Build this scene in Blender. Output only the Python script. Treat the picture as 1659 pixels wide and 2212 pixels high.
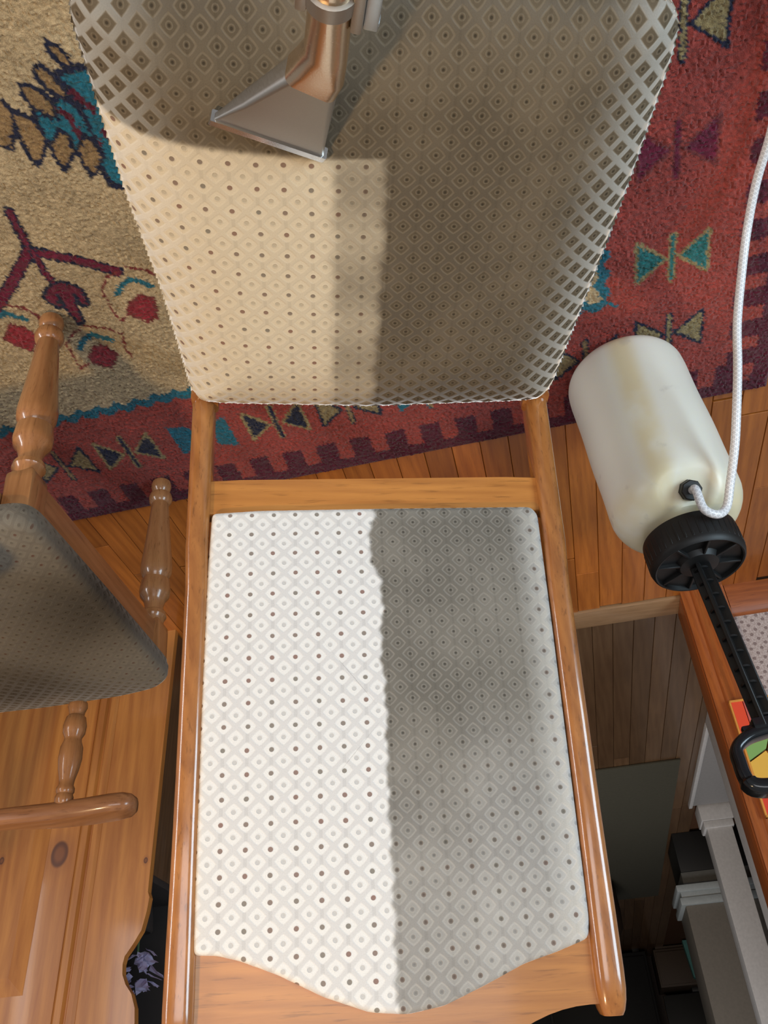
import bpy, bmesh, math, random
import numpy as np
from mathutils import Vector, Matrix
random.seed(7); rng = np.random.default_rng(7)
for o in list(bpy.data.objects): bpy.data.objects.remove(o)
SC = bpy.context.scene; COL = SC.collection; R = math.radians
# ------------------------------------------------------------------ camera (held upside down, looking 37 deg down)
FPX = 1853.0; CAMH = 1.17
def camera():
    n = np.array([652. - 829.5, 1106. + 1330., -FPX]); n /= np.linalg.norm(n)      # straight down, in camera axes
    Z = -n; Y = np.array([0, 0, -1.]); Y = Y - Y.dot(Z) * Z; Y /= np.linalg.norm(Y); X = np.cross(Y, Z)
    M = Matrix([list(X), list(Y), list(Z)]).to_4x4(); M.translation = (0, 0, CAMH)
    cd = bpy.data.cameras.new('camera'); c = bpy.data.objects.new('camera', cd); COL.objects.link(c)
    c.matrix_world = M; cd.sensor_fit = 'VERTICAL'; cd.sensor_height = 36; cd.lens = FPX / 2212 * 36; cd.clip_start = .02
    SC.camera = c
camera()
# ------------------------------------------------------------------ world, lights, exposure
W = bpy.data.worlds.new('world'); SC.world = W; W.use_nodes = True
W.node_tree.nodes['Background'].inputs[0].default_value = (1, .96, .93, 1)
W.node_tree.nodes['Background'].inputs[1].default_value = .24
SC.view_settings.view_transform = 'Standard'; SC.view_settings.look = 'None'
SC.view_settings.exposure = 0.0; SC.view_settings.gamma = 1; SC.view_settings.use_curve_mapping = False
def area(name, loc, target, sx, sy, power, col):
    l = bpy.data.lights.new(name, 'AREA'); l.shape = 'RECTANGLE'; l.size = sx; l.size_y = sy; l.energy = power; l.color = col
    o = bpy.data.objects.new(name, l); COL.objects.link(o); o.location = loc
    o.rotation_euler = (Vector(target) - Vector(loc)).to_track_quat('-Z', 'Y').to_euler(); return o
area('window_light', (-2.1, -.75, 1.35), (-.2, .8, .5), 1.1, 1.3, 52, (.66, .86, 1))
area('patio_door_light', (2.3, -.35, .95), (.1, .9, .7), .20, 1.7, 22, (.92, .96, 1))
area('window_light', (-.2, -2.2, 2.0), (0, .9, .7), 1.6, 1.0, 21, (.97, .97, 1))
area('next_room_fill_light', (-.45, 3.0, 2.25), (-1.6, 4.6, .4), .8, .8, 20, (.93, .96, 1))  # unseen fill, added to brighten the pilaster and the next room
def lamp(name, loc, power, col, r):
    l = bpy.data.lights.new(name, 'POINT'); l.energy = power; l.color = col; l.shadow_soft_size = r
    o = bpy.data.objects.new(name, l); COL.objects.link(o); o.location = loc
lamp('ceiling_lamp_light', (.85, .10, 2.1), 62, (1, .70, .37), .06)
# ------------------------------------------------------------------ helpers
def tag(o, label=None, cat=None, group=None, kind=None):
    if label: o['label'] = label
    if cat: o['category'] = cat
    if group: o['group'] = group
    if kind: o['kind'] = kind
    return o
def empty(name, loc=(0, 0, 0), rz=0, label=None, cat=None, group=None):
    o = bpy.data.objects.new(name, None); COL.objects.link(o); o.location = loc; o.rotation_euler = (0, 0, rz)
    o.empty_display_size = .05
    return tag(o, label, cat, group)
def link(name, me, mat, parent=None, smooth=True):
    o = bpy.data.objects.new(name, me); COL.objects.link(o)
    if mat: me.materials.append(mat)
    if parent: o.parent = parent
    if smooth:
        me.polygons.foreach_set('use_smooth', [True] * len(me.polygons))
        try: me.set_sharp_from_angle(angle=R(38))
        except Exception: pass
    return o
def obj(name, bm, mat, parent=None, smooth=True):
    bmesh.ops.recalc_face_normals(bm, faces=bm.faces)
    me = bpy.data.meshes.new(name); bm.to_mesh(me); bm.free()
    return link(name, me, mat, parent, smooth)
def bx(bm, x0, x1, y0, y1, z0, z1, bev=0, seg=2, M=None):
    b = bmesh.new(); bmesh.ops.create_cube(b, size=1)
    for v in b.verts:
        v.co = Vector(((x0 + x1) / 2 + v.co.x * (x1 - x0), (y0 + y1) / 2 + v.co.y * (y1 - y0), (z0 + z1) / 2 + v.co.z * (z1 - z0)))
    if bev: bmesh.ops.bevel(b, geom=b.edges[:], offset=bev, segments=seg, profile=.6, affect='EDGES')
    if M:
        for v in b.verts: v.co = M @ v.co
    me = bpy.data.meshes.new('t'); b.to_mesh(me); b.free(); bm.from_mesh(me); bpy.data.meshes.remove(me)
def box(name, mat, parent, x0, x1, y0, y1, z0, z1, bev=.002, M=None, seg=2):
    bm = bmesh.new(); bx(bm, x0, x1, y0, y1, z0, z1, bev, seg, M); return obj(name, bm, mat, parent)
def loft(bm, rings, cap=True, closed=False):
    vs = [[bm.verts.new(p) for p in r] for r in rings]; n = len(vs[0])
    for i in range(len(vs) - 1 + (1 if closed else 0)):
        a = vs[i]; b = vs[(i + 1) % len(vs)]
        for k in range(n): bm.faces.new((a[k], a[(k + 1) % n], b[(k + 1) % n], b[k]))
    if cap and not closed: bm.faces.new(vs[0][::-1]); bm.faces.new(vs[-1])
    return vs
def lathe(bm, prof, axis0=(0, 0, 0), axis=(0, 0, 1), n=32):
    A = Vector(axis).normalized(); e1 = A.orthogonal().normalized()
    if abs(A.z) > .9: e1 = (Vector((1, 0, 0)) - A * A.x).normalized()
    e2 = A.cross(e1); O = Vector(axis0)
    loft(bm, [[O + A * h + (e1 * math.cos(t) + e2 * math.sin(t)) * max(r, 1e-4) for t in [2 * math.pi * k / n for k in range(n)]] for r, h in prof])
def prism(bm, poly, d0, d1, f):        # polygon extruded between depths d0, d1 through map f(u, v, d)
    loft(bm, [[f(u, v, d0) for u, v in poly], [f(u, v, d1) for u, v in poly]])
def spline(pts, n=12):
    P = [Vector(p) for p in pts]; P = [P[0] * 2 - P[1]] + P + [P[-1] * 2 - P[-2]]; out = []
    for i in range(1, len(P) - 2):
        for k in range(n):
            t = k / n
            out.append(.5 * ((2 * P[i]) + (P[i + 1] - P[i - 1]) * t + (2 * P[i - 1] - 5 * P[i] + 4 * P[i + 1] - P[i + 2]) * t * t + (3 * P[i] - P[i - 1] - 3 * P[i + 1] + P[i + 2]) * t ** 3))
    out.append(P[-2]); return out
def tube(bm, pts, r, n=12):
    P = [Vector(p) for p in pts]; prev = None; rings = []
    for i, p in enumerate(P):
        t = (P[min(i + 1, len(P) - 1)] - P[max(i - 1, 0)]).normalized()
        u = t.orthogonal().normalized() if prev is None else (prev - t * prev.dot(t)).normalized()
        prev = u; w = t.cross(u); rr = r[i] if isinstance(r, (list, tuple)) else r
        rings.append([p + (u * math.cos(a) + w * math.sin(a)) * rr for a in [2 * math.pi * k / n for k in range(n)]])
    loft(bm, rings)
def rrect(w, h, r, n=4, cx=0, cy=0):
    o = []
    for sx, sy, a0 in ((1, 1, 0), (-1, 1, 90), (-1, -1, 180), (1, -1, 270)):
        for k in range(n + 1):
            a = R(a0 + 90 * k / n); o.append((cx + sx * (w / 2 - r) + r * math.cos(a), cy + sy * (h / 2 - r) + r * math.sin(a)))
    return o
# ------------------------------------------------------------------ materials
class NT:
    def __init__(s, name):
        s.m = bpy.data.materials.new(name); s.m.use_nodes = True; s.t = s.m.node_tree; s.b = s.t.nodes['Principled BSDF']
    def n(s, typ, **k):
        d = s.t.nodes.new(typ)
        for a, v in k.items():
            if a[0] == 'i' and a[1:].isdigit(): s.put(d.inputs[int(a[1:])], v)
            elif a.startswith('in_'): s.put(d.inputs[a[3:].replace('_', ' ')], v)
            else: setattr(d, a, v)
        return d
    def put(s, inp, v):
        if hasattr(v, 'outputs'): v = v.outputs[0]
        if isinstance(v, bpy.types.NodeSocket): s.t.links.new(v, inp)
        else: inp.default_value = v
    def ma(s, op, a, b=0., c=0., clamp=False):
        return s.n('ShaderNodeMath', operation=op, use_clamp=clamp, i0=a, i1=b, i2=c)
    def mix(s, f, a, b, mode='MIX'):
        d = s.t.nodes.new('ShaderNodeMix'); d.data_type = 'RGBA'; d.blend_type = mode
        s.put(d.inputs[0], f); s.put(d.inputs[6], a); s.put(d.inputs[7], b); return d.outputs[2]
    def ramp(s, f, stops):
        d = s.t.nodes.new('ShaderNodeValToRGB'); s.put(d.inputs[0], f); e = d.color_ramp.elements
        while len(e) < len(stops): e.new(.5)
        for k, (p, c) in enumerate(stops): e[k].position = p; e[k].color = (*c, 1) if len(c) == 3 else c
        return d.outputs[0]
    def smooth(s, v, lo, hi, a=0., b=1.):
        return s.n('ShaderNodeMapRange', interpolation_type='SMOOTHSTEP', i0=v, i1=lo, i2=hi, i3=a, i4=b).outputs[0]
    def bump(s, h, st=.3, dist=.001):
        b = s.n('ShaderNodeBump', in_Strength=st, in_Distance=dist, in_Height=h); s.put(s.b.inputs['Normal'], b)
    def set(s, **k):
        for a, v in k.items(): s.put(s.b.inputs[a.replace('_', ' ')], v)
def C(r, g, b): return (r, g, b, 1)
def plain(name, col, rough=.5, metal=0., **k):
    t = NT(name); t.set(Base_Color=C(*col), Roughness=rough, Metallic=metal, **k)
    no = t.n('ShaderNodeTexNoise', in_Scale=90., in_Detail=4.); co = t.n('ShaderNodeTexCoord'); t.put(no.inputs['Vector'], co.outputs['Object'])
    v = t.ma('MULTIPLY_ADD', no.outputs[0], .3, .85)
    t.put(t.b.inputs['Base Color'], t.mix(1., C(*col), t.n('ShaderNodeCombineColor', i0=v, i1=v, i2=v).outputs[0], 'MULTIPLY'))
    return t.m
def wood(name, light, dark, axis='z', rough=.32, coat=.3, sc=1., knots=(), var=0., pores=.5):
    t = NT(name); co = t.n('ShaderNodeTexCoord').outputs['Object']
    s = {'x': (.07, 1, 1), 'y': (1, .07, 1), 'z': (1, 1, .07)}[axis]
    oi = t.n('ShaderNodeObjectInfo').outputs['Random']
    off = t.n('ShaderNodeVectorMath', operation='MULTIPLY_ADD', i0=t.n('ShaderNodeCombineXYZ', i0=oi, i1=oi, i2=oi).outputs[0], i1=(7., 5., 3.), i2=co).outputs[0]
    mp = t.n('ShaderNodeMapping', in_Vector=off, in_Scale=s).outputs[0]
    n1 = t.n('ShaderNodeTexNoise', in_Vector=mp, in_Scale=70. * sc, in_Detail=6., in_Roughness=.65, in_Distortion=.6).outputs[0]
    n2 = t.n('ShaderNodeTexNoise', in_Vector=mp, in_Scale=330. * sc, in_Detail=3., in_Roughness=.6).outputs[0]
    n3 = t.n('ShaderNodeTexNoise', in_Vector=off, in_Scale=3.5, in_Detail=2.).outputs[0]
    w = t.n('ShaderNodeTexWave', wave_type='BANDS', bands_direction='DIAGONAL', in_Vector=mp, in_Scale=34. * sc, in_Distortion=7., in_Detail=2., in_Detail_Scale=1.2).outputs['Fac']
    f = t.ma('ADD', t.ma('MULTIPLY', n1, .84), t.ma('MULTIPLY', w, .16))
    c = t.ramp(f, [(.22, dark), (.46, tuple((a + b) / 2 for a, b in zip(light, dark))), (.7, light)])
    pf = t.ma('MULTIPLY', t.smooth(n2, .55, .72), pores)
    c = t.mix(pf, c, C(*[v * .45 for v in dark]))
    if var:
        v = t.ma('MULTIPLY_ADD', oi, var * 2, 1 - var)
        c = t.mix(1., c, t.n('ShaderNodeCombineColor', i0=v, i1=v, i2=v).outputs[0], 'MULTIPLY')
    v = t.ma('MULTIPLY_ADD', n3, .5, .75)
    c = t.mix(1., c, t.n('ShaderNodeCombineColor', i0=v, i1=v, i2=v).outputs[0], 'MULTIPLY')
    for (kx, ky, kz, kr) in knots:
        q = t.n('ShaderNodeVectorMath', operation='SUBTRACT', i0=co, i1=(kx, ky, kz)).outputs[0]
        q = t.n('ShaderNodeVectorMath', operation='MULTIPLY', i0=q, i1=(1, 0., .72)).outputs[0]
        d = t.n('ShaderNodeVectorMath', operation='LENGTH', i0=q).outputs['Value']
        d = t.ma('ADD', d, t.ma('MULTIPLY', t.ma('SUBTRACT', n3, .5), kr * .6))
        c = t.mix(t.smooth(d, kr * .85, kr * 1.15, 1., 0.), c, C(.035, .012, .008))
        c = t.mix(t.smooth(d, kr * .35, kr * .8, 1., 0.), c, C(.17, .06, .02))
        c = t.mix(t.ma('MULTIPLY', t.smooth(d, kr * 1.1, kr * 2.3, 1., 0.), .35), c, C(.25, .08, .025))
    t.set(Base_Color=c, Roughness=rough, Coat_Weight=coat, Coat_Roughness=.09)
    t.bump(t.ma('ADD', n2, t.ma('MULTIPLY', n1, .5)), .12, .0008)
    return t.m
OAKL, OAKD = (.50, .205, .045), (.33, .12, .025)
oak_x = wood('oak_grain_across', OAKL, OAKD, 'x'); oak_z = wood('oak_grain_upright', (.42, .165, .042), (.25, .085, .021), 'z', .26, 1.0); oak_y = wood('oak_grain_deep', OAKL, OAKD, 'y')
red_x = wood('red_oak_across', (.43, .195, .085), (.27, .11, .043), 'x', .28, .5); red_y = wood('red_oak_deep', (.43, .195, .085), (.27, .11, .043), 'y', .28, .5)
red_z = wood('red_oak_upright', (.46, .215, .085), (.31, .13, .047), 'z', .25, .6)
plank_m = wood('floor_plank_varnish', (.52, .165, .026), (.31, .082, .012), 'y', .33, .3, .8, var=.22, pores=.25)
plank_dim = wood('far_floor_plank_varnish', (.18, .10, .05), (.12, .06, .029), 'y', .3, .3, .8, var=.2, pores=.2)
slab_m = plain('floor_joint_dark', (.10, .04, .015), .8)
thresh_m = wood('threshold_oak', (.42, .24, .12), (.30, .16, .07), 'x', .4, .2)
casing_m = wood('casing_pine', (.44, .125, .026), (.26, .062, .013), 'z', .38, .25)
casingx_m = wood('baseboard_pine', (.36, .10, .025), (.20, .05, .013), 'x', .4, .2)
PL, PD = (.50, .205, .045), (.30, .095, .019)
pine_m = wood('hutch_pine', PL, PD, 'z', .42, .12, .55, pores=.1, knots=((1.58, -.245, .553, .021), (1.72, -.245, .555, .006), (1.362, -.245, .592, .005)))
black_m = plain('black_plastic', (.008, .008, .008), .5)
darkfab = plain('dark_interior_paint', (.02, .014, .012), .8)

def fabric(name, clean, clean_line, dirty, dirty_line, sheen):
    """woven lattice of diamonds, each with a dot; uv in metres; 'soil' 0..1 on the vertices"""
    t = NT(name); uv = t.n('ShaderNodeUVMap').outputs[0]
    no = t.n('ShaderNodeTexNoise', in_Vector=uv, in_Scale=28., in_Detail=2.).outputs['Color']
    wob = t.n('ShaderNodeVectorMath', operation='MULTIPLY_ADD', i0=no, i1=(.0024, .0024, 0), i2=uv).outputs[0]
    sp = t.n('ShaderNodeSeparateXYZ', i0=wob)
    u = t.ma('DIVIDE', t.ma('ADD', sp.outputs[0], .0012), .0237); v = t.ma('DIVIDE', t.ma('ADD', sp.outputs[1], .0042), .0229)
    p = t.ma('ADD', u, v); q = t.ma('SUBTRACT', u, v)
    fp = t.ma('SUBTRACT', t.ma('FRACT', t.ma('ADD', p, .5)), .5); fq = t.ma('SUBTRACT', t.ma('FRACT', t.ma('ADD', q, .5)), .5)
    m = t.ma('MAXIMUM', t.ma('ABSOLUTE', fp), t.ma('ABSOLUTE', fq))
    r = t.ma('SQRT', t.ma('ADD', t.ma('MULTIPLY', fp, fp), t.ma('MULTIPLY', fq, fq)))
    fu = t.ma('ABSOLUTE', t.ma('SUBTRACT', t.ma('FRACT', t.ma('ADD', u, .5)), .5))          # 0 on main dot columns
    A = t.ma('LESS_THAN', fu, .25)
    fv = t.ma('ABSOLUTE', t.ma('SUBTRACT', t.ma('FRACT', v), .5))                            # 0 halfway between main dots
    rm = t.ma('ADD', m, t.ma('MULTIPLY', t.ma('SUBTRACT', r, m), .28))                       # diamond with soft corners
    lat = t.smooth(rm, .33, .43); dot = t.smooth(r, .12, .165, 1., 0.)
    bar = t.ma('MULTIPLY', t.smooth(fu, .05, .10, 1., 0.), t.smooth(fv, .13, .22, 1., 0.))
    ring = t.ma('MULTIPLY', t.smooth(rm, .27, .33), t.smooth(rm, .36, .42, 1., 0.))
    ring2 = t.ma('MULTIPLY', t.smooth(r, .10, .14), t.smooth(r, .16, .20, 1., 0.))
    wn = t.n('ShaderNodeTexWhiteNoise', noise_dimensions='2D', i0=t.n('ShaderNodeCombineXYZ', i0=t.ma('ROUND', p), i1=t.ma('ROUND', q)).outputs[0]).outputs[0]
    dotA = t.mix(wn, C(.20, .085, .06), C(.17, .15, .12)); dotB = C(*[x * .62 for x in clean_line])
    c = t.mix(t.ma('MULTIPLY', lat, .8), C(*clean), C(*clean_line))
    c = t.mix(t.ma('MULTIPLY', bar, .28), c, C(*[x * .66 for x in clean_line]))
    c = t.mix(t.ma('MULTIPLY', dot, t.ma('MULTIPLY_ADD', A, .30, .55)), c, t.mix(A, dotB, dotA))
    mot = t.n('ShaderNodeTexNoise', in_Vector=uv, in_Scale=9., in_Detail=3.).outputs[0]
    d = t.mix(t.smooth(mot, .35, .68), C(*[x * .80 for x in dirty]), C(*[x * 1.15 for x in dirty]))
    d = t.mix(t.ma('MULTIPLY', ring, .55), d, C(*dirty_line)); d = t.mix(t.ma('MULTIPLY', ring2, .45), d, C(*dirty_line))
    d = t.mix(t.ma('MULTIPLY', t.smooth(r, .05, .10, 1., 0.), .85), d, C(*[x * .33 for x in dirty]))
    d = t.mix(t.ma('MULTIPLY', t.smooth(fu, .03, .07, 1., 0.), .16), d, C(*[x * .4 for x in dirty]))
    soil = t.n('ShaderNodeAttribute', attribute_name='soil').outputs['Fac']
    n4 = t.n('ShaderNodeTexNoise', in_Vector=uv, in_Scale=70., in_Detail=3.).outputs[0]
    s2 = t.ma('ADD', soil, t.ma('MULTIPLY', t.ma('MULTIPLY', t.ma('SUBTRACT', n4, .5), .7), t.ma('MULTIPLY', soil, t.ma('SUBTRACT', 1., soil))), clamp=True)
    c = t.mix(s2, c, d)
    fr = t.n('ShaderNodeAttribute', attribute_name='edge_sheen').outputs['Fac']       # velvet sheen painted into the lattice as paler colour towards the seams
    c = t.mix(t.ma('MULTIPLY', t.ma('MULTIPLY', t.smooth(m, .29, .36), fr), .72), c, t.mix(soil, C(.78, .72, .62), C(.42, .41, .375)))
    n5 = t.n('ShaderNodeTexNoise', in_Vector=uv, in_Scale=900., in_Detail=2.).outputs[0]
    k = t.ma('MULTIPLY_ADD', n5, .24, .88); c = t.mix(1., c, t.n('ShaderNodeCombineColor', i0=k, i1=k, i2=k).outputs[0], 'MULTIPLY')
    t.set(Base_Color=c, Roughness=.9, Sheen_Weight=t.ma('MULTIPLY_ADD', t.smooth(m, .30, .40), sheen, .05), Sheen_Roughness=.35, Sheen_Tint=C(1, .97, .93))
    gl = t.smooth(m, .31, .38, 0., max(0., min(1., sheen - .2) / .8)); t.put(t.b.inputs['Specular IOR Level'], t.ma('MULTIPLY_ADD', gl, .12, .12)); t.put(t.b.inputs['IOR'], t.ma('MULTIPLY_ADD', gl, .05, 1.45)); t.put(t.b.inputs['Roughness'], t.ma('MULTIPLY_ADD', gl, -.38, .9))
    sh = t.n('ShaderNodeBsdfSheen', in_Roughness=.17); L = t.smooth(m, .31, .38, .04, 1.); L = t.ma('MULTIPLY', L, sheen * 3.2)
    t.put(sh.inputs['Color'], t.n('ShaderNodeCombineColor', i0=L, i1=L, i2=L).outputs[0])
    ad = t.n('ShaderNodeAddShader'); t.t.links.new(t.b.outputs[0], ad.inputs[0]); t.t.links.new(sh.outputs[0], ad.inputs[1]); t.t.links.new(ad.outputs[0], t.t.nodes['Material Output'].inputs[0])
    t.bump(t.ma('ADD', t.ma('ADD', t.ma('MULTIPLY', lat, .6), t.ma('MULTIPLY', ring2, .4)), t.ma('MULTIPLY', n5, .35)), .45, .0009)
    return t.m
seat_fab = fabric('seat_velvet', (.66, .56, .41), (.60, .51, .375), (.128, .098, .064), (.20, .158, .108), 1.0)
back_fab = fabric('backrest_velvet', (.77, .755, .735), (.62, .605, .60), (.185, .168, .143), (.285, .262, .23), .35)
side_fab = fabric('side_chair_velvet', (.30, .27, .22), (.25, .22, .18), (.085, .072, .056), (.10, .086, .07), .3)

def arclen_resample(poly, n):
    P = np.array(poly + [poly[0]], float); d = np.hypot(*np.diff(P, axis=0).T); s = np.r_[0, np.cumsum(d)]
    q = np.linspace(0, s[-1], n, endpoint=False); return np.stack([np.interp(q, s, P[:, 0]), np.interp(q, s, P[:, 1])], 1)
def smooth_loop(P, k):
    for _ in range(k): P = (np.roll(P, 1, 0) + 2 * P + np.roll(P, -1, 0)) / 4
    return P
def cushion(name, mat, parent, outline, er, depth, crown, f, soil, N=420, K=70, sm=10, pw=3.0, eh=None, edge_sheen=None):
    ev = er; er = eh or er; depth += er - ev
    O = smooth_loop(arclen_resample(outline, N), sm)
    T = np.roll(O, -1, 0) - np.roll(O, 1, 0); T /= np.linalg.norm(T, axis=1)[:, None]; Nn = np.stack([T[:, 1], -T[:, 0]], 1)
    c = O.mean(0); flat = eh is not None
    if ((O - c) * Nn).sum() < 0: Nn = -Nn
    rings = []; uvs = []
    I = O - Nn * er
    if flat:
        for q in np.linspace(.02, 1, K + 14):
            s = 1 - (1 - q) ** 1.8; p = c + (O - c) * s
            D2 = ((p[:, None, :] - O[None, ::2, :]) ** 2).sum(-1); d = np.sqrt(D2.min(1)); wt = np.exp(-D2 / (.03 ** 2) + D2.min(1)[:, None] / (.03 ** 2)); sw = .72 + .28 * np.clip((wt * np.abs(Nn[::2, 0])[None]).sum(1) / wt.sum(1), 0, 1) ** 1.5; d = np.maximum(d - .0008, 0) if q < 1 else d * 0
            k = np.clip(d / er, 0, 1); rings.append((p, crown * (1 - s ** pw) - sw * ev * (1 - np.sqrt(np.clip(1 - (1 - k) ** 2.2, 0, 1))))); uvs.append(p)
        for k in (1, 2, 3): rings.append((O - Nn * .004 * (k > 2), rings[-1][1] - .012)); uvs.append(O + Nn * .03 * k / 3)
    for s in () if flat else np.linspace(.01, 1, K):
        p = c + (I - c) * s; rings.append((p, np.full(N, crown * (1 - s ** pw)))); uvs.append(p)
    for a in () if flat else np.linspace(0, 90, 14)[1:]:
        a = R(a); rings.append((I + Nn * er * math.sin(a), np.full(N, -ev * (1 - math.cos(a))))); uvs.append(I + Nn * er * (math.sin(a) * .93 + .12 * (1 - math.cos(a))))
    for k in () if flat else (1, 2, 3, 4):
        rings.append((I + Nn * (er - .004 * k / 4 * (k > 2)), np.full(N, -ev - (depth - er) * k / 4))); uvs.append(I + Nn * (er * 1.05 + (depth - er) * k / 4))
    verts = [f(c[0], c[1], crown)]; UV = [tuple(c)]
    for (p, z), uu in zip(rings, uvs):
        for i in range(N): verts.append(f(p[i, 0], p[i, 1], z[i])); UV.append((uu[i, 0], uu[i, 1]))
    faces = [(0, 1 + i, 1 + (i + 1) % N) for i in range(N)]
    for k in range(len(rings) - 1):
        a = 1 + k * N; b = a + N
        for i in range(N): j = (i + 1) % N; faces.append((a + i, b + i, b + j, a + j))
    last = 1 + (len(rings) - 1) * N; faces.append(tuple(last + i for i in range(N)))
    me = bpy.data.meshes.new(name); me.from_pydata([tuple(v) for v in verts], [], faces)
    uvl = me.uv_layers.new(name='UVMap'); vi = np.zeros(len(me.loops), int); me.loops.foreach_get('vertex_index', vi)
    UV = np.array(UV); uvl.data.foreach_set('uv', UV[vi].ravel())
    at = me.attributes.new('soil', 'FLOAT', 'POINT'); at.data.foreach_set('value', soil(UV[:, 0], UV[:, 1]).astype(np.float32))
    if edge_sheen is not None: af = me.attributes.new('edge_sheen', 'FLOAT', 'POINT'); af.data.foreach_set('value', np.clip(edge_sheen(UV[:, 0], UV[:, 1]), 0, 1).astype(np.float32))
    bm = bmesh.new(); bm.from_mesh(me); bmesh.ops.recalc_face_normals(bm, faces=bm.faces); bm.to_mesh(me); bm.free()
    return link(name, me, mat, parent)
def sst(x, a, b): t = np.clip((x - a) / (b - a), 0, 1); return t * t * (3 - 2 * t)
# ------------------------------------------------------------------ the setting (house frame: x along the doorway wall, y into the next room)
HO = (-.789, 2.007, 0); HR = R(9.8)
def H(o): o.location = HO; o.rotation_euler = (0, 0, HR); return o
def struct(name, bm, mat): return tag(H(obj(name, bm, mat, None)), kind='structure')
bm = bmesh.new(); bx(bm, -2.2, 3.0, -4.0, 5.9, -.06, -.0125); floor = struct('floor', bm, slab_m)
def plank_mesh(L, w=.0568):
    b = bmesh.new(); bx(b, 0, w, 0, L, -.012, 0, .0009, 1); bmesh.ops.recalc_face_normals(b, faces=b.faces)
    me = bpy.data.meshes.new('plank'); b.to_mesh(me); b.free(); return me
LEN = [.45, .6, .75, .9]; PM = {}
def lay(x0, x1, y0, y1, mat, lens, w):
    x = x0
    while x < x1:
        y = y0 - random.uniform(0, lens[0])
        while y < y1 - .02:
            L = random.choice(lens); a = max(y, y0); b_ = min(y + L, y1)
            if b_ - a > .05:
                ln = round(b_ - a, 2); key = (ln, mat.name)
                if key not in PM: PM[key] = plank_mesh(ln - .0012, w - .0011); PM[key].materials.append(mat)
                o = bpy.data.objects.new('plank', PM[key]); COL.objects.link(o); o.parent = floor; o.location = (x, a, 0)
            y += L
        x += w
lay(-.36, 2.0, -.98, 0.0, plank_m, [.5, .75, 1.0], .0585)
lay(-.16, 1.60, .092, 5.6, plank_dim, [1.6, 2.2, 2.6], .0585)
bm = bmesh.new(); bx(bm, .0, 1.75, .002, .090, -.012, .006, .004); struct('trim_threshold', bm, thresh_m)
# wallpapered wall to the side of the doorway
def wallpaper():
    t = NT('wallpaper_rosettes'); co = t.n('ShaderNodeTexCoord').outputs['Object']; sp = t.n('ShaderNodeSeparateXYZ', i0=co)
    u = t.ma('DIVIDE', sp.outputs[0], .0262); v = t.ma('DIVIDE', sp.outputs[2], .0262)
    p = t.ma('ADD', u, v); q = t.ma('SUBTRACT', u, v)
    fp = t.ma('SUBTRACT', t.ma('FRACT', p), .5); fq = t.ma('SUBTRACT', t.ma('FRACT', q), .5)
    r = t.ma('SQRT', t.ma('ADD', t.ma('MULTIPLY', fp, fp), t.ma('MULTIPLY', fq, fq)))
    an = t.ma('ARCTAN2', fp, fq); pet = t.ma('MULTIPLY', t.ma('COSINE', t.ma('MULTIPLY', an, 8.)), .035)
    rr = t.ma('SUBTRACT', r, pet); ro = t.smooth(rr, .20, .26, 1., 0.)
    n = t.n('ShaderNodeTexNoise', in_Vector=co, in_Scale=260., in_Detail=3.).outputs[0]
    bg = t.mix(t.smooth(n, .35, .65), C(.40, .31, .28), C(.58, .49, .46))
    c = t.mix(t.ma('MULTIPLY', ro, .8), bg, t.mix(t.smooth(r, .05, .2), C(.22, .15, .14), C(.14, .09, .085)))
    t.set(Base_Color=c, Roughness=.75); return t.m
wp = wallpaper()
bm = bmesh.new(); bx(bm, -1.6, -.09, 0, .09, 0, 2.4); struct('wall_back', bm, wp)
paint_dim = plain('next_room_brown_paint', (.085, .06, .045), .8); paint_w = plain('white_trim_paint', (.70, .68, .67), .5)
paint_g = plain('grey_trim_paint', (.36, .345, .34), .6); ceil_m = plain('ceiling_paint', (.5, .48, .45), .9)
bm = bmesh.new(); bx(bm, -.09, 1.72, 0, .09, 2.05, 2.4); struct('wall_over_doorway', bm, wp)
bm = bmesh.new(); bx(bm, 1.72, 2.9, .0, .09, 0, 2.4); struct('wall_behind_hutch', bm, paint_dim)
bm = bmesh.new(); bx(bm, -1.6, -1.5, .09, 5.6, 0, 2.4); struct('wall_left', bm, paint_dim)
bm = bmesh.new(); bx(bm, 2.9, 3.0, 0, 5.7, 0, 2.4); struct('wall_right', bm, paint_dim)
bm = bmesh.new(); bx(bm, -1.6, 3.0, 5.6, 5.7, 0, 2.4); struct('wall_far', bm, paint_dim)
bm = bmesh.new(); bx(bm, -1.6, 3.0, .0, 5.7, 2.4, 2.45); struct('ceiling', bm, ceil_m)
# door casing: moulded board, built up of flat, bead and fluted strips
bm = bmesh.new()
prof = [(0.012, -.004), (0.012, -.016), (.006, -.019), (-.012, -.019), (-.016, -.024), (-.022, -.026), (-.028, -.021), (-.034, -.017), (-.048, -.021), (-.060, -.021), (-.068, -.015), (-.074, -.021), (-.088, -.024), (-.097, -.022), (-.099, -.016), (-.099, -.0005), (0.012, -.0005)]
prism(bm, prof, 0.0, 2.12, lambda u, v, d: (u, v, d)); struct('trim_casing', bm, casing_m)
bm = bmesh.new(); bx(bm, .0005, .014, -.0005, .092, 0.007, 2.05, .002); struct('trim_jamb', bm, casing_m)
bm = bmesh.new(); prism(bm, [(-.0005, 0), (-.018, 0), (-.018, .062), (-.013, .070), (-.011, .080), (-.006, .085), (-.0005, .087)], -.1, -1.5, lambda u, v, d: (d, u, v)); struct('baseboard_back', bm, casingx_m)
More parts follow.
